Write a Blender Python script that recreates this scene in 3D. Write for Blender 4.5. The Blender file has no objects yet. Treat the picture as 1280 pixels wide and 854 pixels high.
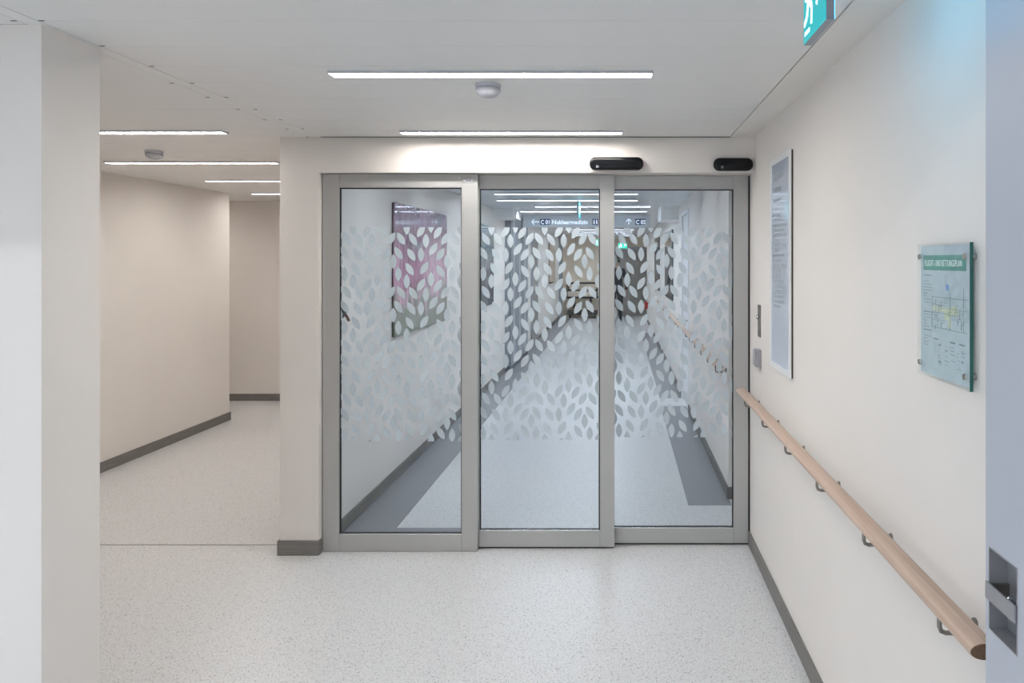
import bpy, bmesh, math, random
from mathutils import Vector, Matrix

random.seed(7)
SC = bpy.context.scene
COL = SC.collection
PI = math.pi

# ------------------------------------------------------------------ camera
EYE = 1.766            # eye height, m
F = 853.33             # focal length in px of the 1280 px wide frame (24 mm on 36 mm)
VPX, VPY = 774.0, 325.0
cam = bpy.data.cameras.new('camera')
cam.sensor_width = 36.0
cam.lens = 24.0
cam.shift_x = (640 - VPX) / 1280.0
cam.shift_y = -(427 - VPY) / 1280.0
cam.clip_start = 0.02
cam_ob = bpy.data.objects.new('camera', cam)
cam_ob.location = (0, 0, EYE)
cam_ob.rotation_euler = (PI / 2, 0, 0)
COL.objects.link(cam_ob)
SC.camera = cam_ob

# ------------------------------------------------------------------ world, daylight for the added lobby window, exposure
W = bpy.data.worlds.new('world')
SC.world = W
W.use_nodes = True
bg = W.node_tree.nodes['Background']
bg.inputs[0].default_value = (0.74, 0.86, 1.0, 1)
bg.inputs[1].default_value = 3.2
FILL_LOBBY = 38.0      # unseen lobby panels, added for the cool foreground light
LAMP = 46.0            # near lamps
LAMP_SIDE = 32.0       # side passage lamps
LAMP_FAR = 34.0         # lamps beyond the glass doors
pl = bpy.data.lights.new('window_portal', 'AREA')  # guides cool daylight through the added lobby window
pl.shape = 'RECTANGLE'; pl.size = 3.4; pl.size_y = 3.2
pl.cycles.is_portal = True
po = bpy.data.objects.new('window_portal', pl)
po.location = (-4.66, -1.5, 2.2)
po.rotation_euler = (PI / 2, 0, -PI / 2)
COL.objects.link(po)
vs = SC.view_settings
vs.view_transform = 'Standard'
vs.look = 'None'
vs.exposure = 0.38
vs.gamma = 1.0
vs.use_curve_mapping = False
cy = SC.cycles
cy.use_denoising = True
cy.max_bounces = 12
cy.diffuse_bounces = 6
cy.glossy_bounces = 5
cy.transmission_bounces = 6
cy.transparent_max_bounces = 24
cy.sample_clamp_indirect = 6.0
cy.caustics_reflective = False
cy.caustics_refractive = False

# ------------------------------------------------------------------ materials
MATS = {}
def mat(name, color=(.8, .8, .8), rough=.5, metal=0.0, spec=.5, emit=None, estr=0.0, coat=0.0, bump=0.0, bscale=400.0):
    m = bpy.data.materials.new(name); m.use_nodes = True
    nt = m.node_tree; b = nt.nodes['Principled BSDF']
    b.inputs['Base Color'].default_value = (*color, 1)
    b.inputs['Roughness'].default_value = rough
    b.inputs['Metallic'].default_value = metal
    b.inputs['Specular IOR Level'].default_value = spec
    b.inputs['Coat Weight'].default_value = coat
    if emit:
        b.inputs['Emission Color'].default_value = (*emit, 1)
        b.inputs['Emission Strength'].default_value = estr
    if bump > 0:
        tc = nt.nodes.new('ShaderNodeTexCoord')
        n = nt.nodes.new('ShaderNodeTexNoise'); n.inputs['Scale'].default_value = bscale
        bp = nt.nodes.new('ShaderNodeBump'); bp.inputs['Strength'].default_value = bump; bp.inputs['Distance'].default_value = .002
        nt.links.new(tc.outputs['Object'], n.inputs['Vector'])
        nt.links.new(n.outputs['Fac'], bp.inputs['Height'])
        nt.links.new(bp.outputs['Normal'], b.inputs['Normal'])
    MATS[name] = m
    return m

def ramp(nt, fac, stops):
    r = nt.nodes.new('ShaderNodeValToRGB')
    e = r.color_ramp.elements
    while len(e) > 1: e.remove(e[-1])
    e[0].position = stops[0][0]; e[0].color = (*stops[0][1], 1)
    for p, c in stops[1:]:
        x = e.new(p); x.color = (*c, 1)
    nt.links.new(fac, r.inputs['Fac'])
    return r.outputs['Color']

def paint(name, color, rough=.55):
    """matt wall paint with a faint roller texture"""
    m = mat(name, color, rough, spec=.3, bump=.12, bscale=260)
    nt = m.node_tree; b = nt.nodes['Principled BSDF']
    tc = nt.nodes.new('ShaderNodeTexCoord')
    n = nt.nodes.new('ShaderNodeTexNoise'); n.inputs['Scale'].default_value = 1.3; n.inputs['Detail'].default_value = 3
    nt.links.new(tc.outputs['Object'], n.inputs['Vector'])
    c0 = tuple(v * .975 for v in color); c1 = tuple(min(1, v * 1.02) for v in color)
    nt.links.new(ramp(nt, n.outputs['Fac'], [(.3, c0), (.7, c1)]), b.inputs['Base Color'])
    return m

paint('wall_paint', (.785, .742, .703))
paint('wall_white', (.80, .80, .80))
paint('ceiling_margin', (.79, .76, .72))
mat('ceiling_metal', (.80, .79, .775), .38, spec=.4)
mat('ceiling_far', (.70, .72, .74), .2, spec=.6)
mat('void', (.03, .03, .03), .9)
mat('aluminium', (.455, .455, .45), .38, metal=.35, spec=.5, bump=.03, bscale=900)
mat('gasket', (.012, .013, .015), .5)
mat('edge_steel', (.75, .76, .78), .25, metal=.8)
mat('black_gloss', (.004, .0045, .006), .22, spec=.28)
mat('lens', (.10, .11, .13), .1, spec=.8)
mat('steel', (.42, .40, .37), .28, metal=1.0)
mat('dark_steel', (.27, .245, .22), .35, metal=.9)
mat('bright_steel', (.62, .63, .66), .2, metal=1.0)
mat('door_leaf', (.46, .48, .54), .35, spec=.4)
mat('plastic_white', (.52, .52, .56), .7, spec=.2)
mat('plastic_grey', (.36, .36, .37), .4)
mat('plastic_darkgrey', (.33, .33, .36), .5)  # darker grey plastic of vent rings, sill line, button housing and rocker
mat('pull_steel', (.34, .34, .36), .38, metal=.45)
mat('dark_red', (.12, .025, .02), .4)
mat('red', (.55, .03, .03), .35)
mat('border_vinyl', (.24, .245, .26), .34, spec=.4)
mat('seam', (.16, .155, .15), .6)
mat('print_grey', (.30, .34, .38), .5)
mat('print_dark', (.10, .11, .13), .5)
mat('print_green', (.09, .30, .25), .4)
mat('plan_ink', (.13, .17, .19), .5)
mat('print_yellow', (.50, .56, .42), .5)
mat('print_blue', (.14, .27, .55), .5)
mat('print_white', (.86, .93, .92), .5)
mat('plan_paper', (.53, .615, .665), .12, spec=.6, coat=.6)
mat('board_white', (.58, .63, .73), .24, spec=.6, coat=.7)
mat('board_frame', (.80, .80, .80), .3)
mat('board_edge', (.05, .035, .03), .6)
mat('sign_board', (.40, .43, .47), .35)
mat('sign_navy', (.012, .05, .13), .4)
mat('sign_text', (.85, .90, .95), .5, emit=(.8, .9, 1), estr=.35)  # slight emission brightens the lettering, though the board is unlit
mat('sign_box', (.30, .31, .35), .4)
mat('exit_teal', (.0, .30, .32), .4, emit=(.0, .60, .66), estr=.42)
mat('exit_white', (.9, .95, .95), .4, emit=(.8, 1, 1), estr=.9)
mat('exit_glow', (.05, .45, .60), .4, emit=(.01, .40, .72), estr=7.0)
mat('exit_green', (.0, .35, .25), .4, emit=(.0, .62, .42), estr=.8)
mat('cloth_dark', (.012, .013, .022), .85)
mat('trousers_dark', (.010, .011, .016), .85)
mat('skin', (.45, .27, .20), .5)
mat('hair', (.03, .02, .015), .6)
mat('clad_grey', (.28, .31, .35), .4, metal=.3)
mat('clad_light', (.50, .53, .56), .4, metal=.3)
mat('clad_dark', (.10, .115, .14), .4, metal=.3)
mat('door_brown', (.27, .25, .235), .5)
mat('door_white', (.86, .86, .88), .4)
mat('warm_end', (.86, .74, .60), .6)
mat('mattress', (.70, .62, .52), .7)
mat('black_frame', (.02, .018, .018), .5)

# lamp diffusers
def lampmat(name, col, s):
    mat(name, (.9, .9, .9), .4, emit=col, estr=s)
lampmat('lamp_near', (1.0, .955, .90), LAMP)
lampmat('lamp_side', (1.0, .955, .91), LAMP_SIDE)
lampmat('lamp_far', (.80, .90, 1.0), LAMP_FAR)

# speckled vinyl floor
def floor_material():
    m = mat('floor_vinyl', (.6, .6, .6), .3, spec=.45)
    nt = m.node_tree; b = nt.nodes['Principled BSDF']
    tc = nt.nodes.new('ShaderNodeTexCoord')
    def vor(scale, t0, t1):
        v = nt.nodes.new('ShaderNodeTexVoronoi'); v.inputs['Scale'].default_value = scale
        nt.links.new(tc.outputs['Object'], v.inputs['Vector'])
        # chips: random cell value picks a few cells; distance keeps them small
        s = nt.nodes.new('ShaderNodeSeparateColor'); nt.links.new(v.outputs['Color'], s.inputs[0])
        g = nt.nodes.new('ShaderNodeMath'); g.operation = 'GREATER_THAN'; g.inputs[1].default_value = t0
        nt.links.new(s.outputs[0], g.inputs[0])
        l = nt.nodes.new('ShaderNodeMath'); l.operation = 'LESS_THAN'; l.inputs[1].default_value = t1
        nt.links.new(v.outputs['Distance'], l.inputs[0])
        mu = nt.nodes.new('ShaderNodeMath'); mu.operation = 'MULTIPLY'
        nt.links.new(g.outputs[0], mu.inputs[0]); nt.links.new(l.outputs[0], mu.inputs[1])
        return mu.outputs[0]
    def mix(a, bcol, fac):
        x = nt.nodes.new('ShaderNodeMix'); x.data_type = 'RGBA'
        if isinstance(a, tuple): x.inputs[6].default_value = (*a, 1)
        else: nt.links.new(a, x.inputs[6])
        x.inputs[7].default_value = (*bcol, 1)
        nt.links.new(fac, x.inputs[0])
        return x.outputs[2]
    n = nt.nodes.new('ShaderNodeTexNoise'); n.inputs['Scale'].default_value = 110; n.inputs['Detail'].default_value = 4
    nt.links.new(tc.outputs['Object'], n.inputs['Vector'])
    base = ramp(nt, n.outputs['Fac'], [(.32, (.56, .56, .57)), (.5, (.645, .645, .65)), (.68, (.70, .70, .705))])
    c = mix(base, (.40, .40, .405), vor(150, .74, .42))
    c = mix(c, (.72, .72, .73), vor(120, .80, .42))
    c = mix(c, (.24, .235, .225), vor(95, .93, .30))
    nt.links.new(c, b.inputs['Base Color'])
    bp = nt.nodes.new('ShaderNodeBump'); bp.inputs['Strength'].default_value = .05; bp.inputs['Distance'].default_value = .001
    nt.links.new(n.outputs['Fac'], bp.inputs['Height']); nt.links.new(bp.outputs['Normal'], b.inputs['Normal'])
floor_material()

def grain_material(name, c0, c1, rough, axis_scale, scale=1.0):
    m = mat(name, c0, rough, spec=.4)
    nt = m.node_tree; b = nt.nodes['Principled BSDF']
    tc = nt.nodes.new('ShaderNodeTexCoord')
    mp = nt.nodes.new('ShaderNodeMapping'); mp.inputs['Scale'].default_value = axis_scale
    nt.links.new(tc.outputs['Object'], mp.inputs['Vector'])
    n = nt.nodes.new('ShaderNodeTexNoise'); n.inputs['Scale'].default_value = scale; n.inputs['Detail'].default_value = 5
    nt.links.new(mp.outputs['Vector'], n.inputs['Vector'])
    nt.links.new(ramp(nt, n.outputs['Fac'], [(.3, c0), (.72, c1)]), b.inputs['Base Color'])
grain_material('skirting', (.150, .140, .132), (.225, .215, .205), .5, (6, 6, 160))
grain_material('beech', (.47, .335, .255), (.60, .455, .365), .42, (110, 2.2, 110))
grain_material('beech_end', (.11, .065, .04), (.19, .115, .075), .6, (150, 150, 150))

def glass_material(name, tint, ior=1.5, film=0.0):
    """thin architectural glass: transparent body with fresnel mirror"""
    m = bpy.data.materials.new(name); m.use_nodes = True
    nt = m.node_tree; nt.nodes.clear()
    out = nt.nodes.new('ShaderNodeOutputMaterial')
    tr = nt.nodes.new('ShaderNodeBsdfTransparent'); tr.inputs[0].default_value = (*tint, 1)
    gl = nt.nodes.new('ShaderNodeBsdfGlossy'); gl.inputs['Roughness'].default_value = .012
    fr = nt.nodes.new('ShaderNodeFresnel'); fr.inputs[0].default_value = ior
    mx = nt.nodes.new('ShaderNodeMixShader')
    # a flat slab mirrors once, on the side the ray enters
    ge = nt.nodes.new('ShaderNodeNewGeometry')
    iv = nt.nodes.new('ShaderNodeMath'); iv.operation = 'SUBTRACT'; iv.inputs[0].default_value = 1.0
    mu = nt.nodes.new('ShaderNodeMath'); mu.operation = 'MULTIPLY'
    nt.links.new(ge.outputs['Backfacing'], iv.inputs[1]); nt.links.new(iv.outputs[0], mu.inputs[0]); nt.links.new(fr.outputs[0], mu.inputs[1])
    nt.links.new(mu.outputs[0], mx.inputs[0]); nt.links.new(tr.outputs[0], mx.inputs[1]); nt.links.new(gl.outputs[0], mx.inputs[2])
    nt.links.new(mx.outputs[0], out.inputs[0])
    MATS[name] = m
glass_material('door_glass', (.945, .962, .972))
glass_material('window_glass', (.96, .98, .98))

def frost_material():
    m = bpy.data.materials.new('frosted_film'); m.use_nodes = True
    nt = m.node_tree; nt.nodes.clear()
    out = nt.nodes.new('ShaderNodeOutputMaterial')
    tr = nt.nodes.new('ShaderNodeBsdfTransparent'); tr.inputs[0].default_value = (.95, .97, .98, 1)
    df = nt.nodes.new('ShaderNodeBsdfDiffuse'); df.inputs[0].default_value = (.74, .79, .815, 1)
    tl = nt.nodes.new('ShaderNodeBsdfTranslucent'); tl.inputs[0].default_value = (.74, .79, .815, 1)
    a = nt.nodes.new('ShaderNodeMixShader'); a.inputs[0].default_value = .5
    nt.links.new(df.outputs[0], a.inputs[1]); nt.links.new(tl.outputs[0], a.inputs[2])
    b = nt.nodes.new('ShaderNodeMixShader'); b.inputs[0].default_value = .80
    nt.links.new(tr.outputs[0], b.inputs[1]); nt.links.new(a.outputs[0], b.inputs[2])
    nt.links.new(b.outputs[0], out.inputs[0])
    MATS['frosted_film'] = m
frost_material()

def plan_glass_material():
    m = mat('green_glass_edge', (.005, .10, .085), .12, spec=.6)
plan_glass_material()
glass_material('green_glass', (.972, .990, .987))

def art_material(name, stops, zmid):
    """glossy glass print: soft vertical flower fields"""
    m = mat(name, (.5, .3, .4), .06, spec=.6, coat=1.0)
    nt = m.node_tree; b = nt.nodes['Principled BSDF']
    tc = nt.nodes.new('ShaderNodeTexCoord')
    mp = nt.nodes.new('ShaderNodeMapping'); mp.inputs['Scale'].default_value = (1, 3.0, 1.1)
    nt.links.new(tc.outputs['Object'], mp.inputs['Vector'])
    n = nt.nodes.new('ShaderNodeTexNoise'); n.inputs['Scale'].default_value = 2.6; n.inputs['Detail'].default_value = 7; n.inputs['Roughness'].default_value = .62
    nt.links.new(mp.outputs['Vector'], n.inputs['Vector'])
    sp = nt.nodes.new('ShaderNodeSeparateXYZ'); nt.links.new(tc.outputs['Object'], sp.inputs[0])
    # height of the print, disturbed by noise, picks the colour
    ma = nt.nodes.new('ShaderNodeMath'); ma.operation = 'MULTIPLY_ADD'; ma.inputs[1].default_value = .9; ma.inputs[2].default_value = -.45
    nt.links.new(n.outputs['Fac'], ma.inputs[0])
    mb = nt.nodes.new('ShaderNodeMath'); mb.operation = 'ADD'
    nt.links.new(sp.outputs['Z'], mb.inputs[0]); nt.links.new(ma.outputs[0], mb.inputs[1])
    mr = nt.nodes.new('ShaderNodeMapRange'); mr.inputs['From Min'].default_value = -.53; mr.inputs['From Max'].default_value = .53
    nt.links.new(mb.outputs[0], mr.inputs['Value'])
    c = ramp(nt, mr.outputs[0], stops)
    n2 = nt.nodes.new('ShaderNodeTexNoise'); n2.inputs['Scale'].default_value = 7; n2.inputs['Detail'].default_value = 6
    nt.links.new(mp.outputs['Vector'], n2.inputs['Vector'])
    mx = nt.nodes.new('ShaderNodeMix'); mx.data_type = 'RGBA'; mx.blend_type = 'MULTIPLY'; mx.inputs[0].default_value = .55
    nt.links.new(c, mx.inputs[6])
    nt.links.new(ramp(nt, n2.outputs['Fac'], [(.35, (.45, .42, .48)), (.6, (1, 1, 1))]), mx.inputs[7])
    nt.links.new(mx.outputs[2], b.inputs['Base Color'])
art_material('art_pink', [(0, (.10, .15, .09)), (.16, (.17, .21, .14)), (.25, (.36, .24, .27)), (.36, (.70, .36, .52)), (.60, (.64, .32, .48)), (.78, (.40, .22, .32)), (.90, (.46, .30, .39)), (1, (.30, .19, .26))], 0)
art_material('art_blue', [(0, (.20, .25, .30)), (.3, (.45, .42, .45)), (.55, (.60, .60, .62)), (.75, (.30, .45, .52)), (1, (.06, .22, .28))], 0)
art_material('art_grey', [(0, (.10, .11, .12)), (.4, (.20, .22, .24)), (.7, (.26, .29, .32)), (1, (.10, .12, .16))], 0)
art_material('art_beige', [(0, (.45, .36, .28)), (.5, (.58, .48, .38)), (1, (.40, .34, .30))], 0)

# ------------------------------------------------------------------ builders
class MB:
    """collects boxes, prisms and tubes into one mesh"""
    def __init__(s): s.bm = bmesh.new()
    def box(s, x0, x1, y0, y1, z0, z1, mi=0, bevel=0.0):
        b = bmesh.new()
        vs = [b.verts.new((x, y, z)) for x in (x0, x1) for y in (y0, y1) for z in (z0, z1)]
        for q in ((0, 1, 3, 2), (4, 6, 7, 5), (0, 4, 5, 1), (2, 3, 7, 6), (0, 2, 6, 4), (1, 5, 7, 3)):
            b.faces.new([vs[i] for i in q])
        bmesh.ops.recalc_face_normals(b, faces=b.faces)
        if bevel:
            bmesh.ops.bevel(b, geom=list(b.edges), offset=bevel, segments=2, affect='EDGES', profile=.6)
        s.add(b, mi); return s
    def add(s, b, mi=0):
        for f in b.faces: f.material_index = mi
        me = bpy.data.meshes.new('tmp'); b.to_mesh(me); b.free()
        n0 = len(s.bm.faces)
        s.bm.from_mesh(me); bpy.data.meshes.remove(me)
        s.bm.faces.ensure_lookup_table()
        for f in s.bm.faces[n0:]: f.material_index = mi
    def prism(s, pts, axis, a0, a1, mi=0, bevel=0.0):
        """pts: 2D outline; axis 0/1/2 is the extrusion axis"""
        b = bmesh.new()
        def P(p, a):
            if axis == 0: return (a, p[0], p[1])
            if axis == 1: return (p[0], a, p[1])
            return (p[0], p[1], a)
        A = [b.verts.new(P(p, a0)) for p in pts]; B = [b.verts.new(P(p, a1)) for p in pts]
        n = len(pts)
        b.faces.new(A); b.faces.new(B[::-1])
        for i in range(n): b.faces.new((A[i], B[i], B[(i + 1) % n], A[(i + 1) % n]))
        bmesh.ops.recalc_face_normals(b, faces=b.faces)
        if bevel:
            es = [e for e in b.edges if all(abs(v.co[axis] - a0) < 1e-6 for v in e.verts) or all(abs(v.co[axis] - a1) < 1e-6 for v in e.verts)]
            bmesh.ops.bevel(b, geom=es, offset=bevel, segments=3, affect='EDGES', profile=.5)
        s.add(b, mi); return s
    def lathe(s, prof, cx, cy, cz, seg=32, mi=0, axis='Z'):
        b = bmesh.new(); rings = []
        for r, h in prof:
            ring = []
            for k in range(seg):
                a = 2 * PI * k / seg
                if axis == 'Z': co = (cx + r * math.cos(a), cy + r * math.sin(a), cz + h)
                elif axis == 'X': co = (cx + h, cy + r * math.cos(a), cz + r * math.sin(a))
                else: co = (cx + r * math.cos(a), cy + h, cz + r * math.sin(a))
                ring.append(b.verts.new(co))
            rings.append(ring)
        for r0, r1 in zip(rings, rings[1:]):
            for k in range(seg): b.faces.new((r0[k], r0[(k + 1) % seg], r1[(k + 1) % seg], r1[k]))
        b.faces.new(rings[0]); b.faces.new(rings[-1][::-1])
        bmesh.ops.recalc_face_normals(b, faces=b.faces)
        s.add(b, mi); return s
    def tube(s, pts, r, seg=10, mi=0):
        b = bmesh.new(); pts = [Vector(p) for p in pts]; rings = []
        for i, p in enumerate(pts):
            d = (pts[min(i + 1, len(pts) - 1)] - pts[max(i - 1, 0)]).normalized()
            u = d.orthogonal().normalized() if i == 0 else (rings_u - d * rings_u.dot(d)).normalized()
            rings_u = u; v = d.cross(u)
            rings.append([b.verts.new(p + u * r * math.cos(2 * PI * k / seg) + v * r * math.sin(2 * PI * k / seg)) for k in range(seg)])
        for r0, r1 in zip(rings, rings[1:]):
            for k in range(seg): b.faces.new((r0[k], r0[(k + 1) % seg], r1[(k + 1) % seg], r1[k]))
        b.faces.new(rings[0]); b.faces.new(rings[-1][::-1])
        bmesh.ops.recalc_face_normals(b, faces=b.faces)
        s.add(b, mi); return s
    def build(s, name, mats, parent=None, origin=None, smooth=False):
        me = bpy.data.meshes.new(name)
        if origin is not None: bmesh.ops.translate(s.bm, verts=s.bm.verts, vec=-Vector(origin))
        s.bm.to_mesh(me); s.bm.free()
        for k in (mats if isinstance(mats, (list, tuple)) else [mats]): me.materials.append(MATS[k])
        if smooth:
            for p in me.polygons: p.use_smooth = True
        o = bpy.data.objects.new(name, me); COL.objects.link(o)
        if origin is not None: o.location = origin
        if parent is not None: attach(o, parent)
        return o

def attach(o, parent):
    o.parent = parent
    o.matrix_parent_inverse = Matrix.Translation(parent.location).inverted()   # every part's own location is already in world space

def box(name, m, x0, x1, y0, y1, z0, z1, parent=None, bevel=0.0, origin=None):
    return MB().box(x0, x1, y0, y1, z0, z1, bevel=bevel).build(name, m, parent, origin)

def tag(o, label=None, cat=None, group=None, kind=None):
    if label: o['label'] = label
    if cat: o['category'] = cat
    if group: o['group'] = group
    if kind: o['kind'] = kind
    return o

def struct(o, label, cat):
    return tag(o, label, cat, kind='structure')

def thing(name, loc, label, cat, group=None, kind=None):
    o = bpy.data.objects.new(name, None); o.empty_display_size = .1; o.location = loc
    COL.objects.link(o)
    return tag(o, label, cat, group, kind)

def ellipse(ra, rb, n=32, c=(0, 0)):
    return [(c[0] + ra * math.cos(2 * PI * k / n), c[1] + rb * math.sin(2 * PI * k / n)) for k in range(n)]

def rounded(x0, x1, z0, z1, r, n=5):
    pts = []
    for cx, cz, a0 in ((x1 - r, z1 - r, 0), (x0 + r, z1 - r, PI / 2), (x0 + r, z0 + r, PI), (x1 - r, z0 + r, 1.5 * PI)):
        for k in range(n + 1):
            a = a0 + PI / 2 * k / n
            pts.append((cx + r * math.cos(a), cz + r * math.sin(a)))
    return pts

def text(name, body, size, origin, xdir, ydir, m, parent, depth=.0006, align='LEFT', sx=1.0, bold=0.0):
    c = bpy.data.curves.new(name, 'FONT'); c.body = body; c.size = size; c.extrude = depth; c.offset = bold
    c.align_x = align; c.resolution_u = 3
    t = bpy.data.objects.new(name, c); COL.objects.link(t)
    bpy.context.view_layer.update()
    me = bpy.data.meshes.new_from_object(t.evaluated_get(bpy.context.evaluated_depsgraph_get()))
    bpy.data.objects.remove(t); bpy.data.curves.remove(c)
    X = Vector(xdir); Y = Vector(ydir); Z = X.cross(Y); O = Vector(origin)
    for v in me.vertices:
        v.co = O + X * (v.co.x * sx) + Y * v.co.y + Z * v.co.z
    me.materials.clear(); me.materials.append(MATS[m])
    o = bpy.data.objects.new(name, me); COL.objects.link(o)
    attach(o, parent)
    return o

# ------------------------------------------------------------------ key dimensions
H = 2.50               # ceiling
XR = .81               # right wall
YF = 4.085             # front of the door wall
PX0, PX1 = -2.03, -1.80   # pier / wall between the two passages
YL = 1.20              # head of the opening behind which the camera stands
ZDH = 2.289            # underside of the lintel over the doors
YE = 21.5              # end of the far corridor

# ------------------------------------------------------------------ floor
fl = box('floor', 'floor_vinyl', -7.4, 2.4, -4.3, YE + .4, -.12, 0)
struct(fl, 'pale grey speckled vinyl floor running through both passages', 'floor')
def inlay(name, m, x0, x1, y0, y1, label, cat, h=.0012):
    return struct(box(name, m, x0, x1, y0, y1, 0, h), label, cat)
inlay('trim_1', 'seam', -4.28, PX0, 4.226, 4.233, 'thin dark floor joint across the mouth of the side passage', 'floor joint')
MBs = MB(); MBs.box(-1.80, -1.465, 4.42, 20.5, 0, .0012); MBs.box(-1.465, -.93, 4.42, 4.497, 0, .0012)
struct(MBs.build('trim_2', 'border_vinyl'), 'dark grey floor border along the wall with the pink picture', 'floor border')
inlay('trim_3', 'border_vinyl', .497, .81, 4.91, 8.25, 'dark grey floor border in front of the white door', 'floor border')
inlay('trim_4', 'border_vinyl', .517, .81, 8.72, 16.5, 'dark grey floor border continuing past the white door', 'floor border')

# ------------------------------------------------------------------ walls
def wall(name, label, *boxes, m='wall_paint'):
    b = MB()
    for q in boxes: b.box(*q)
    return struct(b.build(name, m), label, 'wall')
wall('wall_right', 'cream wall that carries the wooden handrail and the glass escape plan', (XR, XR + .2, -4.2, 4.32, 0, 4.3))
wall('wall_front', 'cream pier and lintel around the glass sliding doors',
     (PX0, PX1, YF, 20.5, 0, H), (PX1, XR, YF, 4.34, ZDH, H))
wall('wall_left', 'cream wall along the left of the side passage', (-4.6, -4.3, 2.366, 7.53, 0, H))
wall('wall_end', 'cream wall closing the side passage', (-7.2, PX0, 8.56, 8.8, 0, H), (-7.4, -7.2, 7.2, 8.8, 0, H), (-7.2, -4.6, 7.2, 7.4, 0, H))
wall('wall_pillar', 'broad cream wall end before the side passage', (-4.8, -1.80, 2.127, 2.366, 0, H))
# invented taller lobby behind the camera, its window added for cool foreground light
wall('wall_lintel', 'cream wall above the wide opening into the passage', (-4.8, XR, YL - .2, YL, 2.40, 4.3))
wall('wall_lobby', 'cream lobby wall with the added window',
     (-4.8, -4.6, -3.2, .2, 0, .6), (-4.8, -4.6, -3.2, .2, 3.8, 4.3), (-4.8, -4.6, -4.2, -3.2, 0, 4.3), (-4.8, -4.6, .2, 2.127, 0, 4.3))
wall('wall_back', 'cream wall behind the lobby', (-4.8, 1.01, -4.4, -4.2, 0, 4.3))
wn = thing('added_window_1', (-4.7, -1.5, .6), 'added unseen lobby window in a grey aluminium frame', 'window', kind='structure')
fb = MB()
for (a, b_, c, d) in ((-3.2, .2, .6, .66), (-3.2, .2, 3.74, 3.8), (-3.2, -3.14, .66, 3.74), (.14, .2, .66, 3.74), (-1.53, -1.47, .66, 3.74)):
    fb.box(-4.74, -4.67, a, b_, c, d)
fb.build('window_frame', 'aluminium', wn)
for y0, y1 in ((-3.14, -1.53), (-1.47, .14)):
    box('pane', 'window_glass', -4.709, -4.701, y0, y1, .66, 3.74, wn)
# far corridor, right side: recess behind the doors, then wall, white door, wall
wall('wall_corridor', 'cream wall beyond the doors with a second handrail',
     (XR, XR + .2, 5.05, 7.98, 0, H), (XR, XR + .2, 8.72, 20.0, 0, H), (XR, XR + .2, 7.98, 8.72, 2.32, H),
     (1.45, 1.6, 4.3, 5.3, 0, H), (XR + .2, 1.6, 5.05, 5.25, 0, H), (XR + .2, 1.6, 4.2, 4.32, 0, H))
wall('wall_far_end', 'warm beige wall at the far end of the corridor', (PX0, 2.2, YE, YE + .2, 0, H), m='warm_end')
wall('wall_far_return', 'cream returns at the far end of the corridor',
     (PX0, PX1, 20.5, YE, 0, H), (XR + .2, 2.2, 19.8, 20.0, 0, H), (2.0, 2.2, 20.0, YE, 0, H))

# lobby ceiling and passage ceilings
sl = MB()
sl.box(-7.4, 1.8, YL, YF + .12, H + .016, H + .1); sl.box(-7.4, PX0 + .05, YF + .12, 8.8, H + .016, H + .1)
cl = struct(sl.build('ceiling', 'void'), 'off-white metal plank ceiling of the passages', 'ceiling')
struct(box('ceiling_lobby', 'wall_white', -4.8, 1.01, -4.4, YL, 4.3, 4.4), 'white lobby ceiling', 'ceiling')
struct(box('ceiling_corridor', 'ceiling_far', PX1 - .02, 2.2, 4.21, YE + .2, H, H + .1), 'grey glossy ceiling beyond the doors', 'ceiling')
PW = .2465
def plank_mesh(w, d):
    b = MB(); b.box(-w / 2, w / 2, -d / 2, d / 2, 0, .015, bevel=.0012)
    me = bpy.data.meshes.new('plank'); b.bm.to_mesh(me); b.bm.free(); me.materials.append(MATS['ceiling_metal']); return me
notch_me = None
def planks(x0, x1, y0, y1, notch_x=None):
    global notch_me
    g = .0016
    me = plank_mesh(x1 - x0, PW - g)
    if notch_me is None:
        cb = MB(); cb.box(-.008, .008, -.0028, .0028, -.0015, .001)  # dark tick standing for the shade in a plank-end notch
        notch_me = bpy.data.meshes.new('end_notch'); cb.bm.to_mesh(notch_me); cb.bm.free(); notch_me.materials.append(MATS['seam'])
    y = 2.586 - 5 * PW + PW / 2
    k = 0
    while y - PW / 2 < y1 - .02:
        if y + PW / 2 > y0 + .02:
            d0, d1 = max(y - PW / 2, y0), min(y + PW / 2, y1)
            use = me if (d1 - d0) > PW - .002 else plank_mesh(x1 - x0, d1 - d0 - g)
            p = bpy.data.objects.new('plank', use); COL.objects.link(p)
            p.location = ((x0 + x1) / 2, (d0 + d1) / 2, H); attach(p, cl)
            if notch_x is not None and d1 - d0 > PW - .002:
                c = bpy.data.objects.new('end_notch', notch_me); COL.objects.link(c)
                c.location = (notch_x, d1, H); c.parent = p
                c.matrix_parent_inverse = Matrix.Translation(p.location).inverted()
        y += PW
planks(-1.783, .660, YL, YF, -1.772)
planks(-4.30, -1.845, YL, 2.127, -1.857)
planks(-4.30, -1.845, 2.366, 8.56, -1.857)
box('ceiling_strip', 'ceiling_metal', -1.842, -1.786, YL, YF, H, H + .015, cl)
box('ceiling_strip', 'ceiling_metal', -2.03, -1.845, 4.0, YF, H + .0005, H + .0155, cl)
box('ceiling_strip', 'ceiling_margin', .665, XR, YL, YF, H - .001, H + .016, cl)
box('ceiling_strip', 'ceiling_metal', -7.2, -4.30, 7.4, 8.56, H, H + .015, cl)

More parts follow.
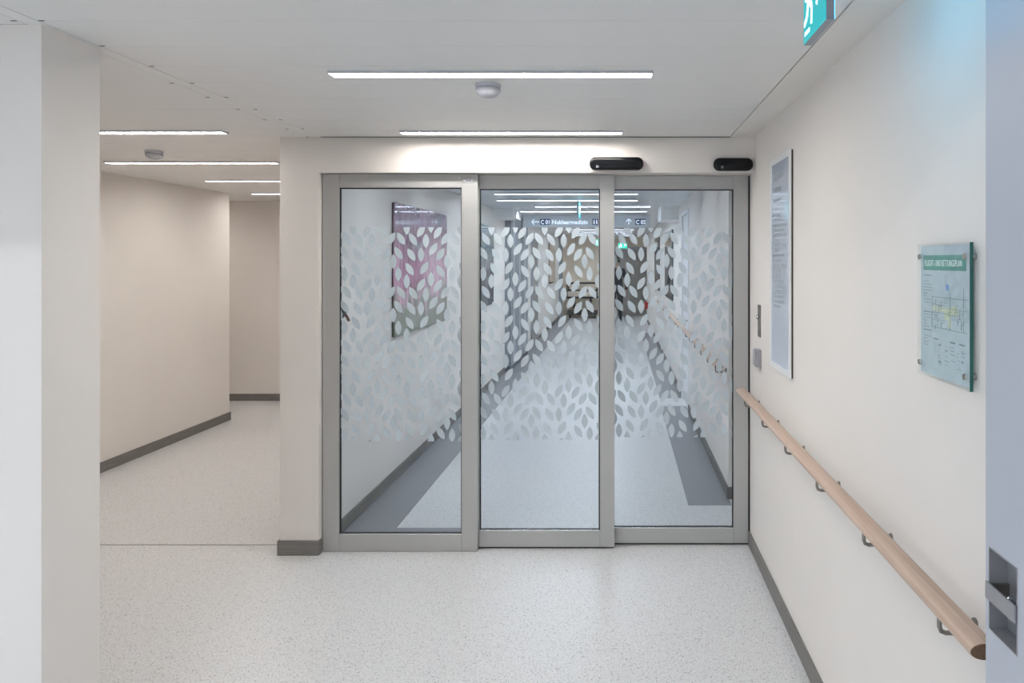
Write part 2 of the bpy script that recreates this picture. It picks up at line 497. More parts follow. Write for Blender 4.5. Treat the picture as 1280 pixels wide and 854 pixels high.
# baseboards
BH = .088
def base(name, label, *boxes):
    b = MB()
    for q in boxes: b.box(*q, bevel=.002)
    return struct(b.build(name, 'skirting'), label, 'baseboard')
base('baseboard_right', 'dark grey baseboard under the wooden handrail', (XR - .012, XR, YL - 1.6, 4.225, 0, BH))
base('baseboard_pier', 'grey wood-grain baseboard wrapped round the pier', (PX0 - .012, PX1 + .006, YF - .012, YF, 0, BH), (PX1, PX1 + .006, YF, 4.118, 0, BH), (PX0 - .012, PX0, YF, 8.56, 0, BH))
base('baseboard_left', 'dark brown baseboard of the side passage wall', (-4.30, -4.288, 2.366, 7.542, 0, BH), (-4.6, -4.30, 7.53, 7.542, 0, BH))
base('baseboard_end', 'dark brown baseboard of the wall closing the side passage', (-7.2, PX0 - .012, 8.548, 8.56, 0, BH))
base('baseboard_corridor_left', 'dark baseboard under the pink picture beyond the doors', (PX1, PX1 + .012, 4.40, 10.75, 0, BH), (PX1, PX1 + .012, 12.8, 20.5, 0, BH))
base('baseboard_corridor_right', 'dark baseboard under the handrail beyond the doors', (XR - .012, XR, 5.04, 7.93, 0, BH), (XR, 1.44, 5.038, 5.05, 0, BH), (XR - .012, XR, 8.77, 19.9, 0, BH))
base('baseboard_pillar', 'dark baseboard round the broad wall end', (-1.80, -1.788, 2.115, 2.378, 0, BH), (-4.59, -1.80, 2.115, 2.127, 0, BH))

# ------------------------------------------------------------------ glass sliding doors
TILE = .3266
LEAVES = [(435, 165, -1), (503, 165, 1), (485, 268, 1), (400, 278, -1), (448, 328, 0), (402, 400, 1), (484, 417, 0),
          (382, 504, -1), (350, 240, -1), (297, 180, 0), (333, 455, 0), (285, 375, -1), (262, 280, 0), (262, 494, -1),
          (205, 170, 1), (193, 280, 1), (181, 383, 1), (160, 470, 0)]
LW, LL = .0390, .0905      # leaf width and length
def leaf_outline(n=8):
    half = [(LW / 2 * math.sin(PI * k / n) ** .82, LL * (k / n - .5)) for k in range(n + 1)]
    return half + [(-x, z) for x, z in half[-2:0:-1]]
OUT = leaf_outline()
def clip_poly(pts, x0, x1, z0, z1):
    def cut(P, inside, inter):
        R = []
        for i in range(len(P)):
            a, b = P[i - 1], P[i]
            if inside(b):
                if not inside(a): R.append(inter(a, b))
                R.append(b)
            elif inside(a): R.append(inter(a, b))
        return R
    def ix(v): return lambda a, b: (v, a[1] + (b[1] - a[1]) * (v - a[0]) / (b[0] - a[0]))
    def iz(v): return lambda a, b: (a[0] + (b[0] - a[0]) * (v - a[1]) / (b[1] - a[1]), v)
    for ins, it in ((lambda p: p[0] >= x0, ix(x0)), (lambda p: p[0] <= x1, ix(x1)), (lambda p: p[1] >= z0, iz(z0)), (lambda p: p[1] <= z1, iz(z1))):
        if pts: pts = cut(pts, ins, it)
    return pts
leaf_me = {}
def leaf_mesh(pts):
    b = MB(); b.prism(pts, 1, -.0003, 0)
    me = bpy.data.meshes.new('leaf'); b.bm.to_mesh(me); b.bm.free(); me.materials.append(MATS['frosted_film'])
    return me
def poly_area(P):
    return abs(sum(P[i - 1][0] * P[i][1] - P[i][0] * P[i - 1][1] for i in range(len(P)))) / 2
LEAF_TOP, LEAF_BOT = 1.965, .664
def put_leaves(glass, yg, gx0, gx1, xc, zc):
    """xc,zc: where the roof-shaped leaf pair of the pattern sits on this pane"""
    SCL = TILE / 384.0
    for i in range(-4, 5):
        for j in range(-6, 4):
            for (u, v, t) in LEAVES:
                x = xc + (u - 469) * SCL + i * TILE
                z = zc - (v - 165) * SCL - j * TILE
                if x < gx0 - .06 or x > gx1 + .06 or z < LEAF_BOT - .06 or z > LEAF_TOP + .06: continue
                a = math.radians(31) * (-t) if t else 0.0
                # t=-1: top leans right; t=1: top leans left
                ca, sa = math.cos(a), math.sin(a)
                P = [(x + px * ca + pz * sa, z - px * sa + pz * ca) for px, pz in OUT]
                C = clip_poly(P, gx0, gx1, LEAF_BOT, LEAF_TOP)
                if not C or poly_area(C) < 1.2e-4: continue
                if len(C) == len(P) and poly_area(C) > poly_area(P) * .999:
                    if t not in leaf_me: leaf_me[t] = leaf_mesh([(px - x, pz - z) for px, pz in P])
                    me = leaf_me[t]
                else:
                    me = leaf_mesh([(px - x, pz - z) for px, pz in C])
                o = bpy.data.objects.new('leaf', me); COL.objects.link(o)
                o.location = (x, yg - .0002, z)
                o.parent = glass
                o.matrix_parent_inverse = Matrix.Translation(glass.location).inverted()

def door_panel(name, x0, x1, yf, z0, z1, sl_, sr, rt, rb, label, xc, zc, gap_dark=True):
    """aluminium framed pane; sl_/sr stile widths, rt/rb rail heights"""
    t = thing(name, ((x0 + x1) / 2, yf, 0), label, 'glass door', kind='structure')
    th = .040
    box('stile', 'aluminium', x0, x0 + sl_, yf, yf + th, z0, z1, t, bevel=.0015)
    box('stile', 'aluminium', x1 - sr, x1, yf, yf + th, z0, z1, t, bevel=.0015)
    box('rail', 'aluminium', x0 + sl_ + .0012, x1 - sr - .0012, yf + .0005, yf + th, z0, z0 + rb, t, bevel=.0012)
    box('rail', 'aluminium', x0 + sl_ + .0012, x1 - sr - .0012, yf + .0005, yf + th, z1 - rt, z1, t, bevel=.0012)
    gx0, gx1, gz0, gz1 = x0 + sl_, x1 - sr, z0 + rb, z1 - rt
    g = MB(); q = .006
    yg = yf + .014
    g.box(gx0, gx0 + q, yg, yg + .014, gz0, gz1); g.box(gx1 - q, gx1, yg, yg + .014, gz0, gz1)
    g.box(gx0 + q, gx1 - q, yg, yg + .014, gz0, gz0 + q); g.box(gx0 + q, gx1 - q, yg, yg + .014, gz1 - q, gz1)
    g.build('gasket', 'gasket', t)
    box('glazing_bead', 'edge_steel', gx0, gx1, yf + .003, yf + .0139, gz0 - .0005, gz0 + .0035, t)
    gl = box('glass', 'door_glass', gx0 + q, gx1 - q, yg + .003, yg + .011, gz0 + q, gz1 - q, t)
    if gap_dark:
        box('floor_seal', 'gasket', x0 + .004, x1 - .004, yf + .010, yf + .030, .0015, z0, t)
    else:
        box('sill_line', 'plastic_darkgrey', x0 + .002, x1 - .002, yf + .004, yf + .036, 0.0, z0, t)
    put_leaves(gl, yg + .003, gx0 + q, gx1 - q, xc, zc)
    return t
def xat(px, y): return (px - VPX) / F * y
Y1, Y2, Y3 = 4.128, 4.170, 4.226
p1 = door_panel('door_1', -1.7935, xat(597, Y1), Y1, .004, 2.2865, xat(423.5, Y1) + 1.7935, .097, .083, .100,
                'fixed glass side panel with frosted leaf band next to the cream pier', xat(562.5, Y1 + .017), 1.895, False)
p2 = door_panel('door_2', xat(576, Y2), xat(768, Y2), Y2, .012, 2.2865, xat(599, Y2) - xat(576, Y2), .088, .086, .098,
                'sliding glass door leaf with frosted leaf band between the other two panels', xat(734.5, Y2 + .017), 1.895)
p3 = door_panel('door_3', xat(748, Y3), xat(935.2, Y3), Y3, .012, 2.2865, xat(768.5, Y3) - xat(748, Y3) - .008, .090, .083, .092,
                'sliding glass door leaf with frosted leaf band closing against the handrail wall', xat(902.5, Y3 + .017), 1.900)
st = box('label_plate', 'edge_steel', xat(578, Y1), xat(592, Y1), Y1 - .0012, Y1, 2.232, 2.252, p1)
st['label'] = 'small silver maker plate'
for a in (-.010, .004): box('print', 'print_dark', xat(585, Y1) + a, xat(585, Y1) + a + .011, Y1 - .0016, Y1 - .0012, 2.2385, 2.2455, p1)
tj = struct(box('trim_5', 'gasket', xat(935.3, Y3), XR, Y3 + .002, Y3 + .03, 0, ZDH), 'black strip standing for the dark gap between the glass door and the right wall', 'gap strip')  # shade of the narrow gap put in as a black strip
struct(box('trim_6', 'aluminium', -1.7995, XR - .001, Y1 + .145, Y1 + .2, ZDH - .075, ZDH - .001), 'grey aluminium head track behind the door panels', 'door track')

# ------------------------------------------------------------------ ceiling lamps and smoke detectors
def lamp(x0, x1, yc, m, label, group, w=.058, z=H):
    t = thing('ceiling_light', ((x0 + x1) / 2, yc, z), label, 'light', group)
    b = MB(); h = w / 2
    for q in ((x0 - .004, x1 + .004, yc - h - .004, yc - h), (x0 - .004, x1 + .004, yc + h, yc + h + .004), (x0 - .004, x0, yc - h, yc + h), (x1, x1 + .004, yc - h, yc + h)):
        b.box(*q, z - .011, z + .0005)
    b.build('housing', 'plastic_white', t)
    box('diffuser', m, x0, x1, yc - h, yc + h, z - .0015, z + .0004, t)
    return t
LMAIN = (.734 * F) / 234.0
SP = 1.228
lamp(-1.128, .128, LMAIN, 'lamp_near', 'long white ceiling strip light in front of the smoke detector and the glass doors', None)
lamp(-1.245, .015, 3.905, 'lamp_near', 'short-looking white ceiling strip light just above the door lintel', None)
gs = 'strip lights of the side passage'
side = [(-3.51, -2.251, 3.895), (-3.83, -2.56, 5.108), (-3.80, -2.53, 6.29), (-4.03, -2.76, 7.50)]
lamp(-6.4, -5.1, 8.0, 'lamp_side', 'added unseen strip light in the recess at the end of the side passage', None)  # extra lamp out of view, added to brighten the end wall
labs = ['side passage ceiling strip light between the broad wall end and the smoke detector',
        'side passage ceiling strip light just behind the smoke detector',
        'third strip light into the side passage, counted from the smoke detector end',
        'last strip light in the side passage before the closing wall']
for (a, b_, y), lb in zip(side, labs): lamp(a, b_, y, 'lamp_side', lb, gs)
far = [(-1.32, .24, 4.80), (-1.32, .24, 6.20), (-1.37, .20, 7.54), (-1.49, .22, 8.36), (-1.14, .42, 9.30), (-1.48, .41, 10.25), (-1.4, .40, 11.2)]  # first two are hidden by the lintel, added for illumination
far += [(-1.3, .35, 11.2 + 1.3 * k) for k in range(1, 8)]  # unseen lamps added to light the corridor further on
for a, b_, y in far:
    lamp(a, b_, y, 'lamp_far', 'cool white strip light on the corridor ceiling beyond the glass doors', 'strip lights beyond the glass doors', w=.06)

lampmat('fill_lobby', (.90, .95, 1.0), FILL_LOBBY)
for x in (-3.2, -1.4):
    lamp(x - .6, x + .6, -2.6, 'fill_lobby', 'cool white panel light added on the unseen lobby ceiling', 'added lobby lights', w=.3, z=4.3)  # invented pair out of view, added to cool the foreground light

def detector(x, y, label):
    t = thing('smoke_detector', (x, y, H), label, 'smoke detector')
    MB().lathe([(.0535, 0), (.0535, -.006), (.050, -.014)], x, y, H, 40).build('base', 'plastic_white', t, smooth=False)
    MB().lathe([(.050, -.0141), (.049, -.020), (.042, -.026)], x, y, H, 40).build('vent_ring', 'plastic_darkgrey', t)
    MB().lathe([(.0525, -.0205), (.0495, -.032), (.039, -.044), (.024, -.052), (.004, -.055)], x, y, H, 40).build('dome', 'plastic_white', t, smooth=True)
detector(xat(610, 2.86), 2.86, 'white dome smoke detector between the two ceiling lights in front of the doors')
detector(xat(192.5, 4.62), 4.62, 'white smoke detector on the side passage ceiling')

# ------------------------------------------------------------------ black door sensors on the lintel
def sensor(px0, px1, py0, py1, label):
    Yc = YF
    x0, x1 = xat(px0, Yc), xat(px1, Yc)
    z1, z0 = EYE + (VPY - py0) / F * Yc, EYE + (VPY - py1) / F * Yc
    t = thing('door_sensor', ((x0 + x1) / 2, Yc, (z0 + z1) / 2), label, 'sensor')
    h = (z1 - z0) / 2
    MB().prism(rounded(x0, x1, z0, z1, h * .92, 8), 1, Yc - .052, Yc, bevel=.018).build('cover', 'black_gloss', t, smooth=True)
    box('lens', 'lens', x0 + .040, x0 + .056, Yc - .0535, Yc - .0515, z0 + .012, z0 + .026, t)
    MB().lathe([(.006, 0), (.006, .002)], x0 + .018, Yc - .046, z0 + h, 12, axis='Y').build('status_eye', 'lens', t)
sensor(737, 804, 197.5, 213.5, 'long glossy black motion sensor above the middle door leaf')
sensor(891, 940, 198.5, 214.5, 'shorter black motion sensor in the corner by the handrail wall')

# ------------------------------------------------------------------ handrails
def handrail(y0, y1, xc, zc, brackets, label, wallx=XR):
    t = thing('handrail', (xc, y0, 0), label, 'handrail')
    MB().prism(ellipse(.031, .0175, 28, (xc, zc)), 1, y0, y1, bevel=.003).build('rail', 'beech', t, smooth=True)
    MB().prism(ellipse(.0295, .016, 28, (xc, zc)), 1, y0 - .0006, y0 + .001).build('end_grain', 'beech_end', t)
    for y in brackets:
        xo = xc - .004
        pts = [(wallx - .006, y, zc - .040), (wallx - .006, y, zc - .052), (wallx - .010, y, zc - .060), (wallx - .020, y, zc - .064),
               (xo + .014, y, zc - .064), (xo + .004, y, zc - .060), (xo, y, zc - .050), (xo, y, zc - .012)]
        b = t_ = MB().tube(pts, .0055, 10).build('bracket', 'dark_steel', t, smooth=True)
        w = MB().prism(rounded(y - .010, y + .010, zc - .060, zc - .030, .0098, 5), 0, wallx - .006, wallx, bevel=.001).build('wall_plate', 'dark_steel', b)
BR = [1.55 + .479 * k for k in range(6)]
handrail(1.363, 4.090, .731, .983, BR, 'long beech handrail on steel brackets along the right wall before the doors')
handrail(5.00, 13.4, .731, .983, [5.15 + .479 * k for k in range(17)], 'beech handrail on the corridor wall beyond the glass doors')

# ------------------------------------------------------------------ sliding fire door leaf parked at the right
LX, LT = .700, .045
t = thing('sliding_door_leaf', (LX, .5, 0), 'pale blue-grey sliding door leaf parked in front of the right wall', 'door')
RY0, RY1, RZ0, RZ1 = 1.199, 1.2925, 1.068, 1.224
b = MB()
yy0, yy1, zz0, zz1 = -.25, 1.3037, .012, 2.32
b.box(LX, LX + LT, yy0, RY0, zz0, zz1); b.box(LX, LX + LT, RY1, yy1, zz0, zz1)
b.box(LX, LX + LT, RY0, RY1, zz0, RZ0); b.box(LX, LX + LT, RY0, RY1, RZ1, zz1); b.box(LX + .036, LX + LT, RY0, RY1, RZ0, RZ1)
b.build('leaf_panel', 'door_leaf', t)
h = MB(); q = .0025
h.box(LX - .0008, LX + .034, RY0, RY0 + q, RZ0, RZ1); h.box(LX - .0008, LX + .034, RY1 - q, RY1, RZ0, RZ1)
h.box(LX - .0008, LX + .034, RY0 + q, RY1 - q, RZ0, RZ0 + q); h.box(LX - .0008, LX + .034, RY0 + q, RY1 - q, RZ1 - q, RZ1)
h.box(LX + .034, LX + .0358, RY0, RY1, RZ0, RZ1)
hp = h.build('flush_pull', 'pull_steel', t)
box('grip_bar', 'pull_steel', LX - .006, LX - .002, RY0 + .001, RY1 + .003, 1.126, 1.158, hp, bevel=.001)
for a, b_ in ((RY0 + .003, RY0 + .008), (RY1 - .009, RY1 - .004)): box('grip_support', 'dark_steel', LX - .002, LX + .034, a, b_, 1.128, 1.156, hp)
lb = MB(); lb.box(LX + .004, LX + .034, 1.228, 1.262, 1.134, 1.140); lb.lathe([(.010, 0), (.010, .007), (.006, .010)], LX + .016, 1.246, 1.140, 20)
lb.build('latch', 'bright_steel', hp)
for y in (.1, .95): box('floor_guide', 'dark_steel', LX + .018, LX + .028, y, y + .05, 0, .012, t)

# ------------------------------------------------------------------ wall fittings on the right wall
t = thing('directory_board', (XR, 3.39, 1.2), 'tall narrow white directory board in a white frame on the right wall', 'board')
dy0, dy1, dz0, dz1 = 3.175, 3.60, 1.21, 2.285
box('back_panel', 'board_edge', XR - .009, XR, dy0 + .004, dy1 - .004, dz0 + .004, dz1 - .004, t)
fr = MB(); w = .030
fr.box(XR - .015, XR - .009, dy0, dy0 + w, dz0, dz1); fr.box(XR - .015, XR - .009, dy1 - w, dy1, dz0, dz1)
fr.box(XR - .015, XR - .009, dy0 + w, dy1 - w, dz0, dz0 + w); fr.box(XR - .015, XR - .009, dy0 + w, dy1 - w, dz1 - w, dz1)
fr.build('frame', 'board_frame', t)
pn = box('panel', 'board_white', XR - .013, XR - .009, dy0 + w, dy1 - w, dz0 + w, dz1 - w, t)
tx = MB(); random.seed(3)
def row(z, hgt, cells):
    for a, b_ in cells:
        tx.box(XR - .0136, XR - .013, dy1 - w - b_, dy1 - w - a, z, z + hgt)
row(2.17, .040, [(.02, .07), (.08, .26)]); row(2.105, .028, [(.02, .06), (.08, .21)])
z = 2.06
for k in range(22):
    ln = random.choice([.08, .12, .16, .20, .24])
    if k not in (1, 2): row(z, .016, [(.022, .058), (.075, .075 + ln)])
    z -= .0255
tx.build('text_lines', 'print_grey', pn)

t = thing('key_switch', (XR, 3.95, 1.4), 'slim upright steel key switch plate above the grey door button', 'switch')
zA, zB = EYE - (421 - VPY) / F * 3.95, EYE - (381 - VPY) / F * 3.95
MB().prism(rounded(3.90, 3.975, zA, zB, .006), 0, XR - .004, XR, bevel=.001).build('plate', 'dark_steel', t)
MB().lathe([(.013, 0), (.013, -.010), (.009, -.014)], XR - .004, 3.94, zA + .62 * (zB - zA), 20, axis='X').build('key_cylinder', 'bright_steel', t)
t = thing('door_button', (XR, 3.93, 1.2), 'grey rectangular door button below the key switch plate', 'switch')
zA, zB = EYE - (458 - VPY) / F * 3.93, EYE - (436.5 - VPY) / F * 3.93
box('housing', 'plastic_darkgrey', XR - .030, XR, 3.885, 3.965, zA, zB, t, bevel=.003)
box('button', 'plastic_grey', XR - .036, XR - .030, 3.892, 3.958, zA + .008, zB - .008, t, bevel=.0015)

# escape plan on green glass with steel standoffs
t = thing('escape_plan', (XR, 1.60, 1.48), 'green-edged glass escape plan held by four steel studs', 'sign')
gx = .786; py0, py1, pz0, pz1 = 1.530, 1.799, 1.470, 1.806
gpn = MB()
gpn.box(gx, gx + .008, py0 + .0012, py1, pz0, pz1)
gg = gpn.build('glass_plate', 'green_glass', t)
ge = MB()
ge.box(gx + .0002, gx + .0078, py0, py0 + .0012, pz0, pz1)
ge.build('glass_edge', 'green_glass_edge', t)
sheet = box('plan_sheet', 'plan_paper', gx + .0082, gx + .0092, py0 + .016, py1 - .002, pz0 + .004, pz1 - .004, t)
xf = gx + .0081
def pbox(mb, a, b_, c, d, dx=.0004):   # a,b from the reader's left edge (m), c,d from the top (m)
    mb.box(xf - dx, xf, py1 - b_, py1 - a, pz1 - d, pz1 - c)
hb = MB(); pbox(hb, .018, .238, .028, .066, .0003); hb.build('header_bar', 'print_green', sheet)
text('header_text', 'FLUCHT- UND RETTUNGSPLAN', .0225, (xf - .0006, py1 - .026, pz1 - .0555), (0, -1, 0), (0, 0, 1), 'print_white', sheet, .0002, sx=.60)
ln = MB(); random.seed(11)
for k in range(26):                                   # legend down the left side
    zz = .078 + k * .0078
    if random.random() < .8: pbox(ln, .018, .018 + random.choice([.02, .03, .045]), zz, zz + (.0022 if k % 6 == 0 else .0012))
for a, b_, c, d in ((.066, .240, .132, .1332), (.066, .240, .208, .2092), (.066, .0672, .132, .208), (.160, .161, .120, .208), (.1, .24, .158, .1588), (.066, .2, .172, .1727), (.066, .14, .19, .1907), (.225, .2258, .105, .208), (.075, .15, .145, .1457), (.08, .15, .151, .1516)):
    pbox(ln, a, b_, c, d)
for k in range(28):                                   # rooms
    a = .07 + random.random() * .15; c = .135 + random.random() * .068
    pbox(ln, a, a + .0008, c, c + .012); pbox(ln, a, a + .014, c, c + .0008)
for k in range(34):                                   # rules of conduct
    a = random.choice([.10, .135, .165, .195, .215]); c = .245 + random.random() * .052
    pbox(ln, a, a + .006 + random.random() * .016, c, c + .0011)
for a in (.075, .16, .205): pbox(ln, a, a + .025, .236, .2395)
ln.build('plan_lines', 'plan_ink', sheet)
yl = MB(); pbox(yl, .066, .165, .156, .168, .0002); pbox(yl, .13, .165, .168, .186, .0002); pbox(yl, .15, .165, .186, .205, .0002); pbox(yl, .165, .2, .15, .172, .0002)
yl.build('plan_rooms', 'print_yellow', sheet)
bb = MB(); pbox(bb, .140, .154, .100, .114); bb.build('north_mark', 'print_blue', sheet)
for yy in (py0 + .022, py1 - .014):
    for zz in (pz0 + .030, pz1 - .032):
        s_ = MB().lathe([(.0062, -.0035), (.0075, -.001), (.0075, .0)], gx, yy, zz, 20, axis='X').build('stud_cap', 'steel', t, smooth=False)
        s2 = MB().lathe([(.0075, .0), (.0075, XR - gx - .0095)], gx + .0095, yy, zz, 20, axis='X').build('standoff', 'steel', s_)

# ------------------------------------------------------------------ hanging exit signs
def runner(mb, o, u, v, w_, hgt, depth, n):
    """running figure and doorway, drawn on a w_ x hgt field at o along u (right) and v (up)"""
    def poly(pts):
        b = bmesh.new()
        A = [b.verts.new(o + u * (p[0] * w_) + v * (p[1] * hgt)) for p in pts]
        B = [b.verts.new(o + u * (p[0] * w_) + v * (p[1] * hgt) + n * depth) for p in pts]
        b.faces.new(A); b.faces.new(B[::-1])
        for i in range(len(pts)): b.faces.new((A[i], B[i], B[(i + 1) % len(pts)], A[(i + 1) % len(pts)]))
        bmesh.ops.recalc_face_normals(b, faces=b.faces)
        mb.add(b)
    def bar(x0, y0, x1, y1, wd):
        dx, dy = x1 - x0, y1 - y0; L = math.hypot(dx, dy); nx, ny = -dy / L * wd / 2, dx / L * wd / 2
        poly([(x0 + nx, y0 + ny), (x1 + nx, y1 + ny), (x1 - nx, y1 - ny), (x0 - nx, y0 - ny)])
    return poly, bar
def exit_face(parent, o, u, v, w_, hgt, n):
    mb = MB()
    poly, bar = runner(mb, o, u, v, w_, hgt, .0008, n)
    poly([(.30 + .075 * math.cos(2 * PI * k / 12), .84 + .075 * math.sin(2 * PI * k / 12)) for k in range(12)])
    bar(.30, .76, .24, .46, .13)           # trunk
    bar(.27, .72, .42, .60, .06); bar(.42, .60, .50, .66, .055)     # forward arm
    bar(.27, .72, .13, .62, .06); bar(.13, .62, .10, .50, .055)     # rear arm
    bar(.25, .48, .40, .36, .085); bar(.40, .36, .38, .14, .075)    # forward leg
    bar(.23, .48, .17, .28, .085); bar(.17, .28, .03, .22, .075)    # rear leg
    poly([(.06, .07), (.30, .07), (.30, .12), (.06, .12)])
    # arrow
    bar(.62, .30, .88, .70, .07); bar(.66, .74, .90, .74, .07); bar(.88, .46, .88, .76, .07)
    return mb.build('pictogram', 'exit_white', parent)
def exit_sign(x0, x1, y0, y1, z0, z1, along, label, top=H, teal='exit_teal', glow=False, group=None):
    t = thing('exit_sign', ((x0 + x1) / 2, (y0 + y1) / 2, z0), label, 'sign', group)
    bd = box('case', 'sign_box', x0, x1, y0, y1, z0, z1, t, bevel=.0015)
    if along == 'Y':      # faces look to -X and +X
        f1 = box('face', teal, x0 - .0015, x0, y0 + .001, y1 - .002, z0 + .001, z1 - .004, t)
        exit_face(f1, Vector((x0 - .0015, y1 - .004, z0 + .004)), Vector((0, -1, 0)), Vector((0, 0, 1)), y1 - y0 - .008, z1 - z0 - .010, Vector((-1, 0, 0)))
        f2 = box('face', 'exit_glow' if glow else teal, x1, x1 + .0015, y0 + .004, y1 - .004, z0 + .004, z1 - .004, t)
        exit_face(f2, Vector((x1 + .0015, y0 + .004, z0 + .004)), Vector((0, 1, 0)), Vector((0, 0, 1)), y1 - y0 - .008, z1 - z0 - .010, Vector((1, 0, 0)))
    else:
        f1 = box('face', teal, x0 + .004, x1 - .004, y0 - .0015, y0, z0 + .004, z1 - .004, t)
        exit_face(f1, Vector((x0 + .004, y0 - .0015, z0 + .004)), Vector((1, 0, 0)), Vector((0, 0, 1)), x1 - x0 - .008, z1 - z0 - .008, Vector((0, -1, 0)))
    if z1 < top - .002:
        xm, ym = (x0 + x1) / 2, (y0 + y1) / 2
        for a, b_ in (((xm, y0 + .033), (xm, y1 - .033)) if along == 'Y' else ((x0 + .033, ym), (x1 - .033, ym))):
            box('hanger', 'steel', a - .003, a + .003, b_ - .003, b_ + .003, z1, top, t)
    return t
xs = .46
exit_sign(xs, xs + .0185, xs * F / 259.0, xs * F / 231.0, EYE + 1.16 * xs, H, 'Y', 'lit turquoise exit sign hanging from the passage ceiling by the right wall', glow=True)
exit_sign(-.505, -.485, 8.15, 8.55, 2.27, 2.48, 'Y', 'lit exit sign beyond the glass doors, seen edge-on before the direction board')
exit_sign(xat(772.5, 17.0), xat(784, 17.0), 17.0, 17.03, 2.05, 2.19, 'X', 'small green exit sign above the dark-clothed person', teal='exit_green')
exit_sign(xat(744, 17.6), xat(752.5, 17.6), 17.6, 17.63, 2.13, 2.30, 'X', 'small green exit sign in front of the beige end wall', teal='exit_green')

# ------------------------------------------------------------------ hanging direction board beyond the doors
t = thing('direction_board', (-.45, 9.0, 2.19), 'grey hanging direction board reading C 01 and C 02', 'sign')
SBY = 9.0
box('board', 'sign_board', xat(654, SBY), xat(813, SBY), SBY, SBY + .02, 2.195, 2.352, t)
for px in (668, 734, 800): box('hanger', 'steel', xat(px, SBY) - .004, xat(px, SBY) + .004, SBY + .006, SBY + .014, 2.352, H, t)
def zat(py, y): return EYE + (VPY - py) / F * y
def stext(body, px, py, hpx, m='sign_text', sx=1.0):
    text('lettering', body, hpx * SBY / F / .70, (xat(px, SBY), SBY - .003, zat(py, SBY)), (1, 0, 0), (0, 0, 1), m, t, .0008, sx=sx, bold=.0025)
box('tag_plate', 'sign_navy', xat(675, SBY), xat(688, SBY), SBY - .0025, SBY, zat(281.3, SBY), zat(273.6, SBY), t)
box('tag_plate', 'sign_navy', xat(740.5, SBY), xat(748, SBY), SBY - .0025, SBY, zat(281.3, SBY), zat(273.6, SBY), t)
box('tag_plate', 'sign_navy', xat(794, SBY), xat(807, SBY), SBY - .0025, SBY, zat(281.3, SBY), zat(273.6, SBY), t)
stext('C 01', 675.8, 280.1, 5.0, sx=.86)
stext('C 02', 794.8, 280.1, 5.0, sx=.86)
stext('Nuklearmedizin', 690, 280.1, 5.0, sx=.98)
for px in (742.6, 745.9):
    cxp = xat(px, SBY)
    fg = MB(); fg.box(cxp - .009, cxp + .009, SBY - .0035, SBY - .0025, zat(280.2, SBY), zat(276.6, SBY))
    fg.lathe([(.008, 0), (.008, .001)], cxp, SBY - .0035, zat(275.5, SBY), 12, axis='Y')
    fg.build('figure_symbol', 'sign_text', t)
def arrow(mb, cx, cz, L, ang):
    def seg(x0, z0, x1, z1, wd):
        d = Vector((x1 - x0, 0, z1 - z0)); n_ = Vector((-d.z, 0, d.x)).normalized() * wd / 2
        pts = [Vector((x0, 0, z0)) + n_, Vector((x1, 0, z1)) + n_, Vector((x1, 0, z1)) - n_, Vector((x0, 0, z0)) - n_]
        mb.prism([(p.x, p.z) for p in pts], 1, SBY - .003, SBY - .001)
    def R_(x, z_): return cx + x * math.cos(ang) - z_ * math.sin(ang), cz + x * math.sin(ang) + z_ * math.cos(ang)
    for a, b_ in (((-L / 2, 0), (L / 2, 0)), ((L / 2, 0), (L / 2 - .035, .035)), ((L / 2, 0), (L / 2 - .035, -.035))):
        seg(*R_(*a), *R_(*b_), .013)
for px, py, L, ang in ((669.3, 277.4, .10, PI), (786, 277.2, .075, PI / 2)):
    ar = MB(); arrow(ar, xat(px, SBY), zat(py, SBY), L, ang); ar.build('arrow', 'sign_text', t)

# ------------------------------------------------------------------ pictures on the corridor walls
def picture(x, side, y0, y1, z0, z1, m, label):
    """side=+1: hangs on the left wall and looks to +X"""
    t = thing('glass_picture', (x, (y0 + y1) / 2, z0), label, 'picture')
    yc, zc = (y0 + y1) / 2, (z0 + z1) / 2
    a, b_ = (x + .012, x + .024) if side > 0 else (x - .024, x - .012)
    box('print', m, a, b_, y0, y1, z0, z1, t, origin=((a + b_) / 2, yc, zc))
    a, b_ = (x, x + .012) if side > 0 else (x - .012, x)
    box('mounting_frame', 'black_frame', a, b_, y0 + .004, y1 - .004, z0 + .004, z1 - .004, t)
    for yy in (y0 + .08, y1 - .08):
        for zz in (z0 + .08, z1 - .08):
            MB().lathe([(.012, 0), (.012, .004)], x + (.024 if side > 0 else -.028), yy, zz, 12, axis='X').build('screw_cap', 'bright_steel', t)
picture(PX1, 1, 5.40, 7.04, 1.15, 2.225, 'art_pink', 'large pink and green glossy picture on the wall beyond the side panel')
picture(PX1, 1, 8.05, 9.66, 1.15, 2.225, 'art_blue', 'pale blue glossy picture after the pink one on the corridor wall')
picture(PX1, 1, 17.4, 19.0, 1.15, 2.225, 'art_beige', 'beige picture near the end of the corridor')
picture(XR, -1, 10.2, 11.8, 1.15, 2.225, 'art_grey', 'dark grey glossy picture after the white corridor door')
picture(XR, -1, 13.6, 15.2, 1.15, 2.225, 'art_grey', 'second dark grey picture further along the handrail wall')

